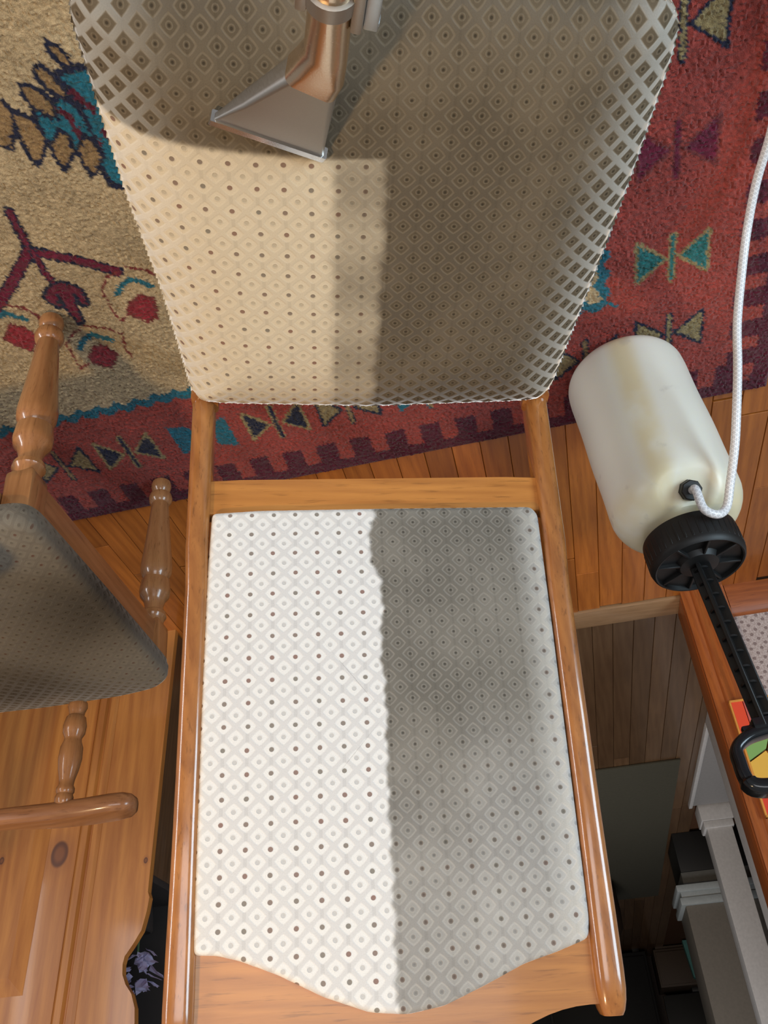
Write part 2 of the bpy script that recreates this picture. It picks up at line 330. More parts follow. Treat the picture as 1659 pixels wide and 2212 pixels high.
# next room, seen past the casing
bm = bmesh.new(); bx(bm, -.150, -.126, .69, .92, 0.0, 2.3, .004); struct('trim_white_door_edge', bm, paint_w)
bm = bmesh.new(); bx(bm, -.60, -.14, .70, 1.84, 0.0, .012, .003); struct('trim_grey_hearth', bm, paint_g)
bm = bmesh.new(); bx(bm, -.14, -.125, .925, 1.84, 0.0, .022, .003); struct('trim_hearth_edge', bm, paint_w)
t_ = H(empty('pilaster', label=None)); t_.name = 'white_pilaster'
tag(t_, 'white painted square post with moulded foot in the next room beyond the doorway casing', 'post')
box('shaft', paint_w, t_, -.285, -.180, 1.865, 1.97, .08, 2.35, .003)
bm = bmesh.new(); bx(bm, -.30, -.165, 1.85, 1.985, .0, .075, .004); bx(bm, -.295, -.170, 1.855, 1.98, .075, .105, .006); obj('moulded_foot', bm, paint_w, t_)
t_ = H(empty('grey_post')); tag(t_, 'grey post on a black plinth with white mouldings, furthest post in the dark room', 'post')
box('plinth', black_m, t_, -.46, -.075, 2.265, 2.6, 0, .175, .004)
box('neck', plain('grey_green_paint', (.14, .135, .12), .7), t_, -.46, -.075, 2.275, 2.6, .175, .232, .002)
bm = bmesh.new(); bx(bm, -.47, -.035, 2.245, 2.6, .232, .262, .006); bx(bm, -.465, -.05, 2.255, 2.6, .262, .285, .002); bx(bm, -.47, -.04, 2.25, 2.6, .285, .318, .007)
obj('moulding', bm, plain('moulding_paint', (.40, .43, .43), .5), t_)
box('shaft', plain('taupe_paint', (.20, .175, .145), .7), t_, -.46, -.060, 2.27, 2.6, .318, 2.35, .003)
t_ = H(empty('area_rug')); tag(t_, 'grey green rug on the dim floor of the next room', 'rug')
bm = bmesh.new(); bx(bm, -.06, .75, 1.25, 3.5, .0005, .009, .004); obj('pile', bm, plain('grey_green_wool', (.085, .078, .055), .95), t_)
t_ = H(empty('pouf')); tag(t_, 'round brown pouf in the dim next room beside the main chair back post', 'pouf')
bm = bmesh.new(); lathe(bm, [(.001, .30), (.12, .30), (.19, .285), (.22, .24), (.225, .15), (.22, .06), (.20, .01), (.001, .001)], (.42, 3.0, .010)); obj('body', bm, plain('brown_leather', (.05, .032, .022), .5), t_)
bm = bmesh.new(); lathe(bm, [(.001, .004), (.02, .003), (.022, 0), (.001, -.001)], (.42, 3.0, .309)); obj('button', bm, black_m, t_)
t_ = H(empty('tall_cabinet')); tag(t_, 'tall black cabinet against the far wall of the dark room behind the top rail', 'cabinet')
box('body', black_m, t_, -.02, 1.5, 5.15, 5.58, .03, 1.9, .006); box('door', black_m, t_, .0, .72, 5.13, 5.15, .06, 1.86, .004); box('door', black_m, t_, .74, 1.48, 5.13, 5.15, .06, 1.86, .004)
for x in (.02, 1.42): box('foot', black_m, t_, x, x + .05, 5.2, 5.5, 0, .03, .002)
t_ = H(empty('media_console')); tag(t_, 'low brown console under the black screen at the far wall', 'console')
bw = plain('brown_cabinet', (.075, .048, .03), .6)
box('body', bw, t_, -.75, -.08, 5.2, 5.58, .02, .27, .005); box('door', bw, t_, -.40, -.09, 5.188, 5.2, .04, .255, .003); box('door', bw, t_, -.74, -.42, 5.188, 5.2, .04, .255, .003); box('plinth', bw, t_, -.73, -.1, 5.22, 5.57, 0, .02, .001)
t_ = H(empty('screen')); tag(t_, 'black flat screen standing on the low brown console', 'screen')
box('panel', black_m, t_, -.74, -.09, 5.36, 5.39, .30, .68, .004); box('stand', black_m, t_, -.5, -.3, 5.3, 5.45, .2705, .30, .003)
t_ = H(empty('teal_box')); tag(t_, 'small pale teal box in front of the low console', 'box')
bm = bmesh.new(); prism(bm, [(-.39, 0), (-.29, 0), (-.31, .24), (-.35, .26)], 5.06, 5.13, lambda u, v, d: (u, d, v)); obj('box_shell', bm, plain('teal_paint', (.10, .30, .28), .6), t_)

t_ = H(empty('dresser')); tag(t_, 'dark brown dresser in the next room, seen between chair back and hutch', 'dresser')
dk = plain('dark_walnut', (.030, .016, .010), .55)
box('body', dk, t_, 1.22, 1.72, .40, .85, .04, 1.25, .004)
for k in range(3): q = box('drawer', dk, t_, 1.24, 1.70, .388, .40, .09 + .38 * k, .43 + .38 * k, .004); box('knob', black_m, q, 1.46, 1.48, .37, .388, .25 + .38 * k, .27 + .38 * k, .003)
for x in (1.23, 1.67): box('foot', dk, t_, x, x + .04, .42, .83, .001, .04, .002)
# ------------------------------------------------------------------ rug
SR, TR = 2.0, 2.6
MOT = dict([
('tealbody',[(1.008,.885),(1.003,.871),(.997,.857),(.999,.835),(1.014,.798),(1.017,.77),(1.012,.724),(.98,.7),(.923,.774),(.926,.867),(.975,.886)]),
('tealb2',[(1.062,.845),(1.044,.847),(1.021,.857),(1.009,.847),(1.001,.832),(1.004,.774),(1.017,.763),(1.04,.78),(1.04,.805),(1.065,.797),(1.07,.813)]),
('leafA',[(1.03,.901),(1.022,.901),(1.014,.887),(1.01,.87),(1.007,.849),(1.013,.853),(1.024,.862),(1.03,.875),(1.033,.889)]),
('leafB',[(1.06,.884),(1.051,.881),(1.038,.868),(1.034,.854),(1.039,.833),(1.049,.838),(1.057,.847),(1.062,.859),(1.063,.874)]),
('leafC',[(1.092,.859),(1.08,.849),(1.07,.839),(1.067,.819),(1.071,.803),(1.088,.785),(1.098,.777),(1.102,.789),(1.101,.814),(1.099,.834)]),
('leafD',[(1.063,.8),(1.042,.814),(1.035,.803),(1.04,.783),(1.05,.772),(1.065,.761),(1.067,.776),(1.067,.787)]),
('leafE',[(1.033,.782),(1.013,.8),(1.007,.782),(1.005,.767),(1.014,.755),(1.033,.741),(1.036,.761)]),
('leafF',[(.998,.925),(.987,.916),(.983,.9),(.986,.883),(.992,.89),(.997,.904),(1.,.915)]),
('leafG',[(1.109,.874),(1.095,.87),(1.091,.859),(1.103,.828),(1.119,.808),(1.129,.814),(1.141,.824)]),
('blob',[(1.213,.567),(1.196,.581),(1.174,.587),(1.159,.578),(1.146,.564),(1.147,.543),(1.151,.532),(1.161,.533),(1.161,.552),(1.162,.557),(1.17,.535),(1.176,.501),(1.185,.498),(1.189,.525),(1.188,.555),(1.19,.563),(1.195,.547),(1.19,.537),(1.204,.541),(1.212,.557)]),
('fl1r',[(1.085,.516),(1.063,.527),(1.044,.514),(1.054,.477),(1.072,.473),(1.097,.499)]),
('fl2r',[(1.187,.445),(1.168,.443),(1.157,.419),(1.18,.394),(1.203,.41),(1.207,.425)]),
('fl3r',[(1.295,.529),(1.278,.517),(1.265,.496),(1.291,.467),(1.322,.502)])])
RC = dict(cream=(.43,.33,.195), pink=(.30,.048,.036), purple=(.085,.008,.020), teal=(.014,.125,.18), tealg=(.02,.15,.15), navy=(.012,.014,.035), ochre=(.27,.20,.09),
          brown=(.26,.165,.075), maroon=(.13,.010,.030), wine=(.17,.03,.028), rose=(.24,.022,.032))
def make_rug():
    s_ = np.r_[np.arange(0, 1.52, .003), np.arange(1.52, SR + .001, .02)]; t_ = np.r_[np.arange(0, 1.02, .003), np.arange(1.02, TR + .001, .02)]
    S, T = np.meshgrid(s_, t_, indexing='ij'); sh = S.shape
    js = S + rng.normal(0, .0011, sh); jt = T + rng.normal(0, .0011, sh)
    col = np.empty(sh + (3,)); col[:] = RC['cream']
    fine = (S < 1.52) & (T < 1.02)
    def paint(mask, c): col[mask] = RC[c]
    near_t = np.minimum(jt, TR - jt); near_s = np.minimum(js, SR - js); d = np.minimum(near_s, near_t)
    along = np.where(near_t < near_s, js, jt)
    saw = np.clip(np.abs(((along / .038) % 1) - .5) * 3.2 - .5, 0, 1); d0 = d; d = d - np.where(near_t < near_s, 0, .014)
    paint(d < .318 + 0 * d, 'teal'); paint(d > .304 + .010 * saw, 'cream'); paint(d < .283 + .011 * saw, 'pink'); d = d0
    ph = np.where(near_t < near_s, (js - .637) % .0715, (jt - .650) % .0715)
    paint((d < .087) & (ph < .041), 'purple'); paint(d < .034, 'purple')
    def inpoly(poly, m):
        x = js[m]; y = jt[m]; r = np.zeros(x.shape, bool); n = len(poly); dist = np.full(x.shape, 9.)
        for i in range(n):
            x1, y1 = poly[i]; x2, y2 = poly[(i + 1) % n]
            if y1 != y2: r ^= ((y1 > y) != (y2 > y)) & (x < (x2 - x1) * (y - y1) / (y2 - y1) + x1)
            ex, ey = x2 - x1, y2 - y1; l = ex * ex + ey * ey + 1e-12; k = np.clip(((x - x1) * ex + (y - y1) * ey) / l, 0, 1)
            dist = np.minimum(dist, np.hypot(x - x1 - k * ex, y - y1 - k * ey))
        return r, dist
    def poly(P, fill, line=None, w=.004):
        a = np.array(P); m = (js > a[:, 0].min() - .02) & (js < a[:, 0].max() + .02) & (jt > a[:, 1].min() - .02) & (jt < a[:, 1].max() + .02)
        r, dist = inpoly(P, m); c = col[m]
        if line: c[dist < w] = RC[line]
        c[r & ((dist > w * .5) if line else True)] = RC[fill] if fill else RC['cream']
        if line: c[(dist < w * .6)] = RC[line]
        col[m] = c
    def stroke(P, c, w, line=None, lw=.004):
        a = np.array(P); m = (js > a[:, 0].min() - .03) & (js < a[:, 0].max() + .03) & (jt > a[:, 1].min() - .03) & (jt < a[:, 1].max() + .03)
        x = js[m]; y = jt[m]; dist = np.full(x.shape, 9.)
        for (x1, y1), (x2, y2) in zip(P[:-1], P[1:]):
            ex, ey = x2 - x1, y2 - y1; k = np.clip(((x - x1) * ex + (y - y1) * ey) / (ex * ex + ey * ey), 0, 1); dist = np.minimum(dist, np.hypot(x - x1 - k * ex, y - y1 - k * ey))
        cc = col[m]
        if line: cc[dist < w / 2 + lw] = RC[line]
        cc[dist < w / 2] = RC[c]; col[m] = cc
    def bow(c, ct, horiz, fill, line, one=None, slant=0):
        # bow tie: two triangles and a bar; 'horiz' = laid across a side border
        for sg in ((1, -1) if one is None else (one,)):
            P = [(c + sg * .058, ct + .042), (c + sg * .058, ct - .040), (c + sg * .010, ct)]
            if not horiz: P = [(c + sg * .056, ct + .040), (c + sg * .058, ct - .038), (c + sg * .013, ct - .004)]
            poly(P, fill, line, .0035)
        stroke([(c, ct + .042), (c + slant, ct - .044)], fill if horiz else 'navy' if fill == 'navy' else 'brown', .007, line, .003)
    kinds = {'n': ('navy', 'ochre'), 'o': ('ochre', 'navy'), 't': ('tealg', 'ochre'), 'p': ('maroon', 'wine'), 'b': ('teal', 'teal')}
    for c, ct, k in ((.196, .740, 'o'), (.196, .562, 'p'), (.196, .366, 't'), (.196, .198, 'o'), (.196, .93, 't')): bow(c, ct, True, *kinds[k])
    for c, k in ((1.396, 'o'), (1.253, 'n'), (.945, 'n'), (.80, 'o'), (.645, 'b'), (.495, 'n'), (.345, 'o')): bow(c, .178, False, *kinds[k])
    for P in ([(1.155, .222), (1.151, .138), (1.098, .160), (1.113, .210)], [(1.036, .222), (1.036, .134), (1.075, .150), (1.066, .210)]): poly(P, 'teal', None)
    stroke([(1.178, .72), (1.182, .681), (1.187, .652)], 'maroon', .009, 'navy'); stroke([(1.187, .652), (1.135, .622), (1.074, .579)], 'maroon', .013, 'navy', .003)
    stroke([(1.187, .652), (1.231, .615), (1.283, .577), (1.33, .544)], 'maroon', .016, 'navy', .003); stroke([(1.183, .647), (1.185, .611), (1.181, .582)], 'maroon', .008, 'navy', .003)
    poly(MOT['blob'], 'maroon', 'navy', .0035)
    for a, b_ in (((1.073, .58), None), ):
        stroke([(1.073, .58), (1.098, .573), (1.116, .552), (1.119, .505), (1.114, .486), (1.099, .495)], 'wine', .004)
        stroke([(1.06, .585), (1.03, .57), (1.0, .53)], 'wine', .004)
    stroke([(1.184, .495), (1.216, .475), (1.229, .465), (1.231, .424), (1.232, .407), (1.213, .413)], 'wine', .004); stroke([(1.184, .495), (1.145, .479), (1.127, .461), (1.137, .425), (1.132, .406)], 'wine', .004)
    stroke([(1.286, .572), (1.256, .554), (1.242, .535), (1.248, .511)], 'wine', .004)
    stroke([(1.096, .539), (1.082, .552), (1.063, .56), (1.05, .553), (1.037, .54)], 'teal', .010); stroke([(1.211, .449), (1.195, .466), (1.175, .472), (1.15, .453)], 'teal', .010); stroke([(1.326, .543), (1.305, .55), (1.29, .553), (1.265, .532)], 'teal', .010)
    for k in ('fl1r', 'fl2r', 'fl3r'): poly(MOT[k], 'rose', 'wine', .003)
    poly(MOT['tealbody'], 'teal', 'navy', .006); [stroke(q, 'purple', .009) for q in ([(1.0, .86), (.985, .83)], [(1.012, .80), (1.0, .785), (1.01, .765)], [(.985, .80), (.975, .76)], [(1.03, .80), (1.02, .815)])]; poly(MOT['tealb2'], 'teal', 'navy', .005); stroke([(1.035, .845), (1.02, .83), (1.02, .80)], 'purple', .008)
    for k in 'ABCDEFG': poly(MOT['leaf' + k], 'brown', 'navy', .0042)
    # abrash, pile flecks
    fl = rng.normal(1, .17, sh)[..., None]; col = np.clip(col * np.clip(fl, .45, 1.7), 0, 1)
    z = .0075 + np.clip(rng.normal(0, .0012, sh), -.002, .002) + .001 * np.sin(S * 37 + 2 * np.sin(T * 23)) * np.cos(T * 41)
    edge = np.minimum(np.minimum(S, SR - S), np.minimum(T, TR - T)); z = np.where(edge < .001, .0015, np.where(edge < .004, .006, z))
    nx, ny = sh; V = np.stack([S.ravel(), -T.ravel(), z.ravel()], 1)
    i = np.arange(nx - 1)[:, None] * ny + np.arange(ny - 1)[None, :]; F = np.stack([i, i + 1, i + ny + 1, i + ny], -1).reshape(-1, 4)
    me = bpy.data.meshes.new('rug'); me.vertices.add(len(V)); me.vertices.foreach_set('co', V.ravel())
    me.loops.add(F.size); me.loops.foreach_set('vertex_index', F.ravel()); me.polygons.add(len(F)); me.polygons.foreach_set('loop_start', np.arange(0, F.size, 4)); me.polygons.foreach_set('loop_total', np.full(len(F), 4))
    me.update(); me.validate()
    ca = me.color_attributes.new('col', 'FLOAT_COLOR', 'POINT'); ca.data.foreach_set('color', np.concatenate([col.reshape(-1, 3), np.ones((len(V), 1))], 1).astype(np.float32).ravel())
    t = NT('rug_wool'); c = t.n('ShaderNodeAttribute', attribute_name='col').outputs['Color']; co = t.n('ShaderNodeTexCoord').outputs['Object']
    n = t.n('ShaderNodeTexNoise', in_Vector=co, in_Scale=650., in_Detail=3.).outputs[0]; n2 = t.n('ShaderNodeTexNoise', in_Vector=co, in_Scale=9., in_Detail=3.).outputs[0]
    k = t.ma('ADD', t.ma('MULTIPLY', n, 1.1), t.ma('MULTIPLY_ADD', n2, .7, .12)); c = t.mix(1., c, t.n('ShaderNodeCombineColor', i0=k, i1=k, i2=k).outputs[0], 'MULTIPLY')
    t.set(Base_Color=c, Roughness=.95, Sheen_Weight=.25, Sheen_Roughness=.5); t.put(t.b.inputs['Specular IOR Level'], .1); t.bump(n, .8, .002)
    o = link('rug', me, t.m, None); o.location = (-.764, 1.22, .0005); o.rotation_euler = (0, 0, R(10.43))
    return tag(o, 'thick patterned rug, cream field, pink border of bow ties and dark toothed edge', 'rug')
make_rug()

# ------------------------------------------------------------------ main chair
CH = empty('dining_chair', (.0015, .713, 0.0015), R(-5.5), 'oak dining chair with half cleaned diamond patterned velvet seat and backrest, in the centre', 'chair')
LA = R(13.8); sL, cL = math.sin(LA), math.cos(LA)
def bk(a, t, d=0.): return (a, .02 + t * sL - d * cL, .44 + t * cL + d * sL)
seat_out = [(.240, -.428), (.252, -.418), (.256, -.400), (.249, -.319), (.241, -.240), (.226, -.139), (.215, -.016), (.213, .008), (.203, .020), (.003, .027), (-.200, .018), (-.211, .008), (-.216, -.010), (-.227, -.154), (-.235, -.280), (-.238, -.380), (-.236, -.405), (-.222, -.428), (0, -.440)]
def seat_soil(a, b):
    fr = np.interp(a, [.0, .057, .128, .174, .212, .25], [-.309, -.309, -.314, -.318, -.322, -.334])
    w = .0015 * np.sin(b * 130) + .001 * np.sin(b * 311)
    k = 1 - sst(a + w, .040, .058) * .55 - sst(a + w, -.002, .010) * .45 + .10 * np.sin(b * 61) * (a > 0) * (a < .05)
    dirty_front = 1 - sst(b, fr - .003, fr + .004)
    return np.clip(np.maximum(k, dirty_front), 0, 1)
seat_ob = cushion('seat', seat_fab, CH, seat_out, .042, .060, .014, lambda u, v, z: (u, v, .472 + z), seat_soil, N=520, K=110, sm=8, pw=2.4, eh=.095, edge_sheen=lambda a, b: sst(np.abs(a + .0) / np.where(a > 0, np.interp(b, [-.40, -.14, .02], [.256, .226, .212]), np.interp(b, [-.40, -.15, .02], [.238, .227, .210])), .66, .98) * np.where(a > 0, .9, 1.0))
def back_soil(a, t):
    e = np.interp(t, [.14, .155, .19, .215, .235, .26, .31, .36, .45, .53, .65], [.005, .005, .012, .009, .001, .000, .004, .001, .003, .002, .003])
    w = .0012 * np.sin(t * 170) + .001 * np.sin(t * 407)
    k = 1 - sst(a + w, e - .002, e + .003)
    k = k * (1 - .30 * sst(t, .36, .60)) * (1 - .45 * sst(-a, .14, .19)) * (1 - .12 * sst(-a, .05, .10) * sst(t, .33, .45))
    return np.clip(k, 0, 1)
back_out = [(.184, .150), (.132, .147), (0, .1465), (-.174, .147), (-.181, .156), (-.182, .286), (-.182, .454), (-.182, .571), (-.179, .588), (-.147, .598), (-.116, .606), (-.08, .621), (-.04, .636), (-.006, .641), (.027, .638), (.068, .624), (.11, .604), (.145, .591), (.165, .586), (.186, .585), (.187, .523), (.188, .35), (.187, .24)]
cushion('backrest', back_fab, CH, back_out, .007, .016, .004, lambda u, v, z: bk(u, v, .008 + z), back_soil, N=620, K=90, sm=4, pw=4, edge_sheen=lambda a, t: sst(-a, .135, .182) * .75 + sst(a, .165, .19) * .3 + sst(-t, -.17, -.15) * .2)
# stiles: rounded posts with a soft nose at the top, running down into the rear legs
for sg, base in ((1, .197), (-1, -.195)):
    bm = bmesh.new(); rings = []
    ts = [-.05] + list(np.linspace(0, .615, 14)) + [.63, .640, .648, .652]
    for t in ts:
        k = 1.0 if t < .62 else math.sqrt(max(0.02, 1 - ((t - .62) / .033) ** 2))
        tt = t + (.014 if sg > 0 else 0) * (t > .5)
        w = (.025 + .003 * sst(t, .45, .62)); dep = .038
        cx = base - (0.0 if t > .2 else -sg * .002)
        rings.append([bk(cx + x * (.55 + .45 * k), tt, d * (.45 + .55 * k) - .009) for x, d in rrect(w, dep, .0095, 5)])
    loft(bm, rings); obj('stile', bm, oak_z, CH)
    bm = bmesh.new(); rings = []
    for z, y, w in ((.45, .018, .030), (.38, .022, .034), (.2, .040, .032), (0.0117, .075, .026)):
        rings.append([(base + x, y + d, z) for x, d in rrect(w, w * 1.1, .006, 3)])
    loft(bm, rings); obj('leg', bm, oak_z, CH)
    bm = bmesh.new(); rings = []
    for z, w in ((.42, .040), (.3, .038), (.0117, .028)): rings.append([(sg * .205 + x, -.375 + d, z) for x, d in rrect(w, w, .006, 3)])
    loft(bm, rings); obj('leg', bm, oak_z, CH)
    bm = bmesh.new(); prism(bm, [(sg * .222, -.36), (sg * .205, -.36), (sg * .180, .01), (sg * .197, .01)], .36, .415, lambda u, v, d: (u, v, d)); obj('seat_rail', bm, oak_y, CH)
box('seat_rail', oak_x, CH, -.19, .19, -.39, -.372, .36, .415, .003); box('seat_rail', oak_x, CH, -.185, .185, .0, .018, .36, .415, .003)
bm = bmesh.new(); f = lambda u, v, d: bk(u, v, d)
bot = [(x, .107 + .0 * x) for x in np.linspace(-.186, .188, 12)]; top = [(x, .150) for x in np.linspace(.188, -.186, 12)]
prism(bm, bot + top, -.022, -.001, f); bmesh.ops.bevel(bm, geom=[e for e in bm.edges], offset=.0015, segments=1, affect='EDGES'); obj('cross_rail', bm, oak_x, CH)
xs = np.linspace(-.187, .189, 30)
bm = bmesh.new(); tp = lambda a: .642 + .058 * (.5 + .5 * math.cos(math.pi * min(1, abs(a) / .182))) ** 1.2
prism(bm, [(x, .575) for x in xs] + [(x, tp(x)) for x in xs[::-1]], -.022, -.001, f)
bmesh.ops.bevel(bm, geom=[e for e in bm.edges if len(e.link_faces) == 2 and e.calc_face_angle(0) > .9], offset=.003, segments=2, affect='EDGES'); obj('top_rail', bm, oak_x, CH)
bm = bmesh.new(); prism(bm, [(x, .15) for x in xs[1:-1]] + [(x, .58) for x in xs[1:-1][::-1]], -.014, -.0085, f); obj('back_board', bm, oak_z, CH)

# ------------------------------------------------------------------ captain's chair at the side (turned legs)
SCN = empty('armchair', (.445, 1.145, 0), R(-81.5), 'varnished red oak armchair with turned legs and a soiled grey brown velvet seat', 'chair')
so = [(-.240, -.002), (-.262, .025), (-.274, .10), (-.276, .25), (-.262, .45), (.25, .45), (.262, .25), (.262, .10), (.258, .010), (.250, -.004), (.236, -.010), (0, -.012), (-.236, -.010)]
cushion('seat', side_fab, SCN, so, .016, .040, .022, lambda u, v, z: (u, v, .468 + z), lambda a, b: np.clip(.72 + .28 * np.sin(a * 17 + 1) * np.cos(b * 13) - .35 * sst(-a, .17, .27) , 0, 1), N=300, K=50, sm=10)
TURN = [(.013, 0), (.017, .004), (.0185, .014), (.0165, .024), (.0125, .030), (.0145, .033), (.0195, .037), (.0215, .046), (.0195, .056), (.0155, .061), (.0165, .075), (.0205, .13), (.0245, .18), (.0275, .215), (.0265, .232), (.0215, .243), (.0195, .246), (.0245, .250), (.0255, .262), (.0265, .272), (.0245, .284), (.0185, .293), (.0155, .306), (.0155, .316), (.0205, .321), (.0215, .329), (.018, .335), (.017, .345)]
def turned_leg(x0, y0, x1, y1, z0=.010, s=1.):
    bm = bmesh.new(); A = Vector((x1 - x0, y1 - y0, .345)); lathe(bm, [(r * s * 1.1, h) for r, h in TURN], (x0, y0, z0), A, 32); o = obj('leg', bm, red_z, SCN)
    b2 = bmesh.new(); rg = []
    for z, w in ((.345, .030), (.355, .042), (.365, .043), (.436, .043)):
        k = (z - 0) / .345; rg.append([(x0 + (x1 - x0) * k + x, y0 + (y1 - y0) * k + y, z + .006) for x, y in rrect(w, w, .003, 2)])
    loft(b2, rg); obj('leg_block', b2, red_z, o)
turned_leg(-.217, .045, -.216, .026, .0132); turned_leg(.230, .052, .222, .030, .0132); turned_leg(-.2, .43, -.2, .42, .0132); turned_leg(.2, .43, .2, .42, .0132)
box('apron', red_x, SCN, -.197, .203, .012, .030, .362, .430, .002)
for sg in (1, -1): box('side_rail', red_y, SCN, min(sg * .285, sg * .215), max(sg * .285, sg * .215), .05, .44, .395, .43, .003)
box('side_rail', red_x, SCN, -.2, .2, .42, .44, .362, .43, .002)
POST = [(.012, 0), (.012, .035), (.0165, .042), (.0175, .050), (.014, .060), (.0135, .066), (.0175, .070), (.0205, .085), (.0195, .099), (.0150, .108), (.0155, .114), (.0195, .125), (.0205, .145), (.0175, .166), (.0135, .182), (.0125, .192), (.0155, .198), (.0155, .204), (.0135, .208), (.0155, .213), (.0155, .222), (.0120, .228)]
for sg in (1, -1):
    bm = bmesh.new(); lathe(bm, POST, (sg * .268, .18, .425), (sg * .03, 0, 1), 24); obj('arm_post', bm, red_z, SCN)
    bm = bmesh.new(); rg = []
    path = [(.302, .060, .652, .2), (.304, .066, .652, .66), (.305, .078, .653, .96), (.303, .10, .655, 1.12), (.297, .14, .659, 1.1), (.289, .20, .662, 1.0), (.278, .28, .662, .78), (.272, .36, .664, .72), (.268, .47, .668, .7)]
    for x, y, z, k in path: rg.append([(sg * x + u, y, z + v) for u, v in rrect(.060 * k, .032 * min(1, k + .15), .0125 * min(1, k + .1), 5)])
    loft(bm, rg); obj('arm', bm, red_y, SCN)
    bm = bmesh.new(); tube(bm, [(sg * .24, .445, .42), (sg * .255, .47, .65), (sg * .25, .52, 1.0)], [.017, .017, .013], 16); obj('back_post', bm, red_z, SCN)
bm = bmesh.new(); prism(bm, [(-.25, .90), (.25, .90), (.25, .97), (.1, 1.0), (-.1, 1.0), (-.25, .97)], .505, .525, lambda u, v, d: (u, d, v)); obj('crest_rail', bm, red_x, SCN)
for x in (-.15, -.075, 0, .075, .15):
    bm = bmesh.new(); tube(bm, [(x, .43, .42), (x, .47, .65), (x, .513, .91)], [.009, .012, .008], 10); obj('spindle', bm, red_z, SCN)

# ------------------------------------------------------------------ pine hutch against the wall
HU = H(empty('hutch')); tag(HU, 'knotty pine hutch with scalloped front edge standing behind the armchair', 'hutch')
sc1 = [(1.482, .0), (1.346, .0), (1.348, .30), (1.349, .66), (1.344, .672), (1.347, .70), (1.355, .738), (1.372, .765), (1.387, .785), (1.390, .80), (1.388, .82), (1.378, .840), (1.363, .858), (1.352, .885), (1.348, .92), (1.352, .96), (1.372, 1.0), (1.39, 1.05), (1.37, 1.1), (1.348, 1.15), (1.348, 1.75), (1.482, 1.75)]
bm = bmesh.new(); prism(bm, sc1, -.245, -.227, lambda u, v, d: (u, d, v)); obj('scalloped_board', bm, pine_m, HU, False)
bm = bmesh.new(); prism(bm, [(1.482, -.228), (1.482, -.246), (1.488, -.252), (1.500, -.252), (1.504, -.247), (1.507, -.247), (1.511, -.256), (1.526, -.256), (1.534, -.248), (1.534, -.228)], 0, 1.75, lambda u, v, d: (u, v, d)); obj('batten', bm, pine_m, HU)
dr = box('door', pine_m, HU, 1.536, 2.02, -.246, -.230, .06, .90, .002)
bm = bmesh.new()
for k, (x0, z0, x1, z1) in enumerate([(1.612, .13, 1.95, .84)]):
    v = [(x0, -.2465, z0), (x1, -.2465, z0), (x1, -.2465, z1), (x0, -.2465, z1)]; w = [(x0 + .035, -.256, z0 + .035), (x1 - .035, -.256, z0 + .035), (x1 - .035, -.256, z1 - .035), (x0 + .035, -.256, z1 - .035)]
    loft(bm, [v, w])
obj('raised_panel', bm, pine_m, dr, False)
box('drawer', pine_m, HU, 1.536, 2.02, -.246, -.230, .905, 1.08, .003)
bm = bmesh.new(); lathe(bm, [(.006, 0), (.006, .012), (.014, .02), (.014, .027), (.001, .031)], (1.78, -.246, .99), (0, -1, 0), 16); obj('knob', bm, black_m, HU)
box('board', pine_m, HU, 1.536, 2.02, -.246, -.230, 1.085, 1.75, .002); box('kick_board', pine_m, HU, 1.536, 2.02, -.242, -.228, 0, .055, .002)
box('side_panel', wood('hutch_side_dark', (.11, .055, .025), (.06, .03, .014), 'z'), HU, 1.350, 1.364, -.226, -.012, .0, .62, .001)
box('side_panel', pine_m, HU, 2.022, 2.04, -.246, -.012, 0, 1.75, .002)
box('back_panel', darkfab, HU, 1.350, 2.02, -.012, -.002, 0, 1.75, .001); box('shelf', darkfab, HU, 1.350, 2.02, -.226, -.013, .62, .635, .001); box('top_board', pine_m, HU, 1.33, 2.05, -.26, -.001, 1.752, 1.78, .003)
# silk flower in its pot on the hutch shelf
FL = H(empty('silk_flower')); tag(FL, 'crumpled lavender silk flower in a small dark pot inside the hutch', 'flower')
bm = bmesh.new(); lathe(bm, [(.001, .0), (.022, .0), (.030, .05), (.032, .075), (.027, .078), (.001, .07)], (1.425, -.115, .6355), n=20); obj('pot', bm, darkfab, FL)
pet = plain('lavender_silk', (.75, .70, .92), .7)
for k in range(26):
    a = random.uniform(0, 6.28); h = random.uniform(.0, 1); rr = .010 + .022 * math.sin(math.pi * min(1, h * .85 + .12)); b = bmesh.new()
    c0 = Vector((1.412 + rr * math.cos(a) * .9, -.115 + rr * math.sin(a) * .9, .752 + .085 * h)); s = random.uniform(.010, .017)
    g = [[b.verts.new(c0 + Vector((math.cos(a) * (j - .4) * s - math.sin(a) * (i - 1) * s * .7, math.sin(a) * (j - .4) * s + math.cos(a) * (i - 1) * s * .7, (j * .5 + random.uniform(-.4, .4)) * s))) for i in range(3)] for j in range(3)]
    for j in range(2):
        for i in range(2): b.faces.new((g[j][i], g[j][i + 1], g[j + 1][i + 1], g[j + 1][i]))
    bmesh.ops.solidify(b, geom=b.faces[:], thickness=.0008); obj('petal', b, pet, FL, False)
bm = bmesh.new(); tube(bm, [(1.424, -.115, .70), (1.422, -.115, .76)], .003, 8); obj('stem', bm, plain('stem_green', (.05, .09, .03), .7), FL)

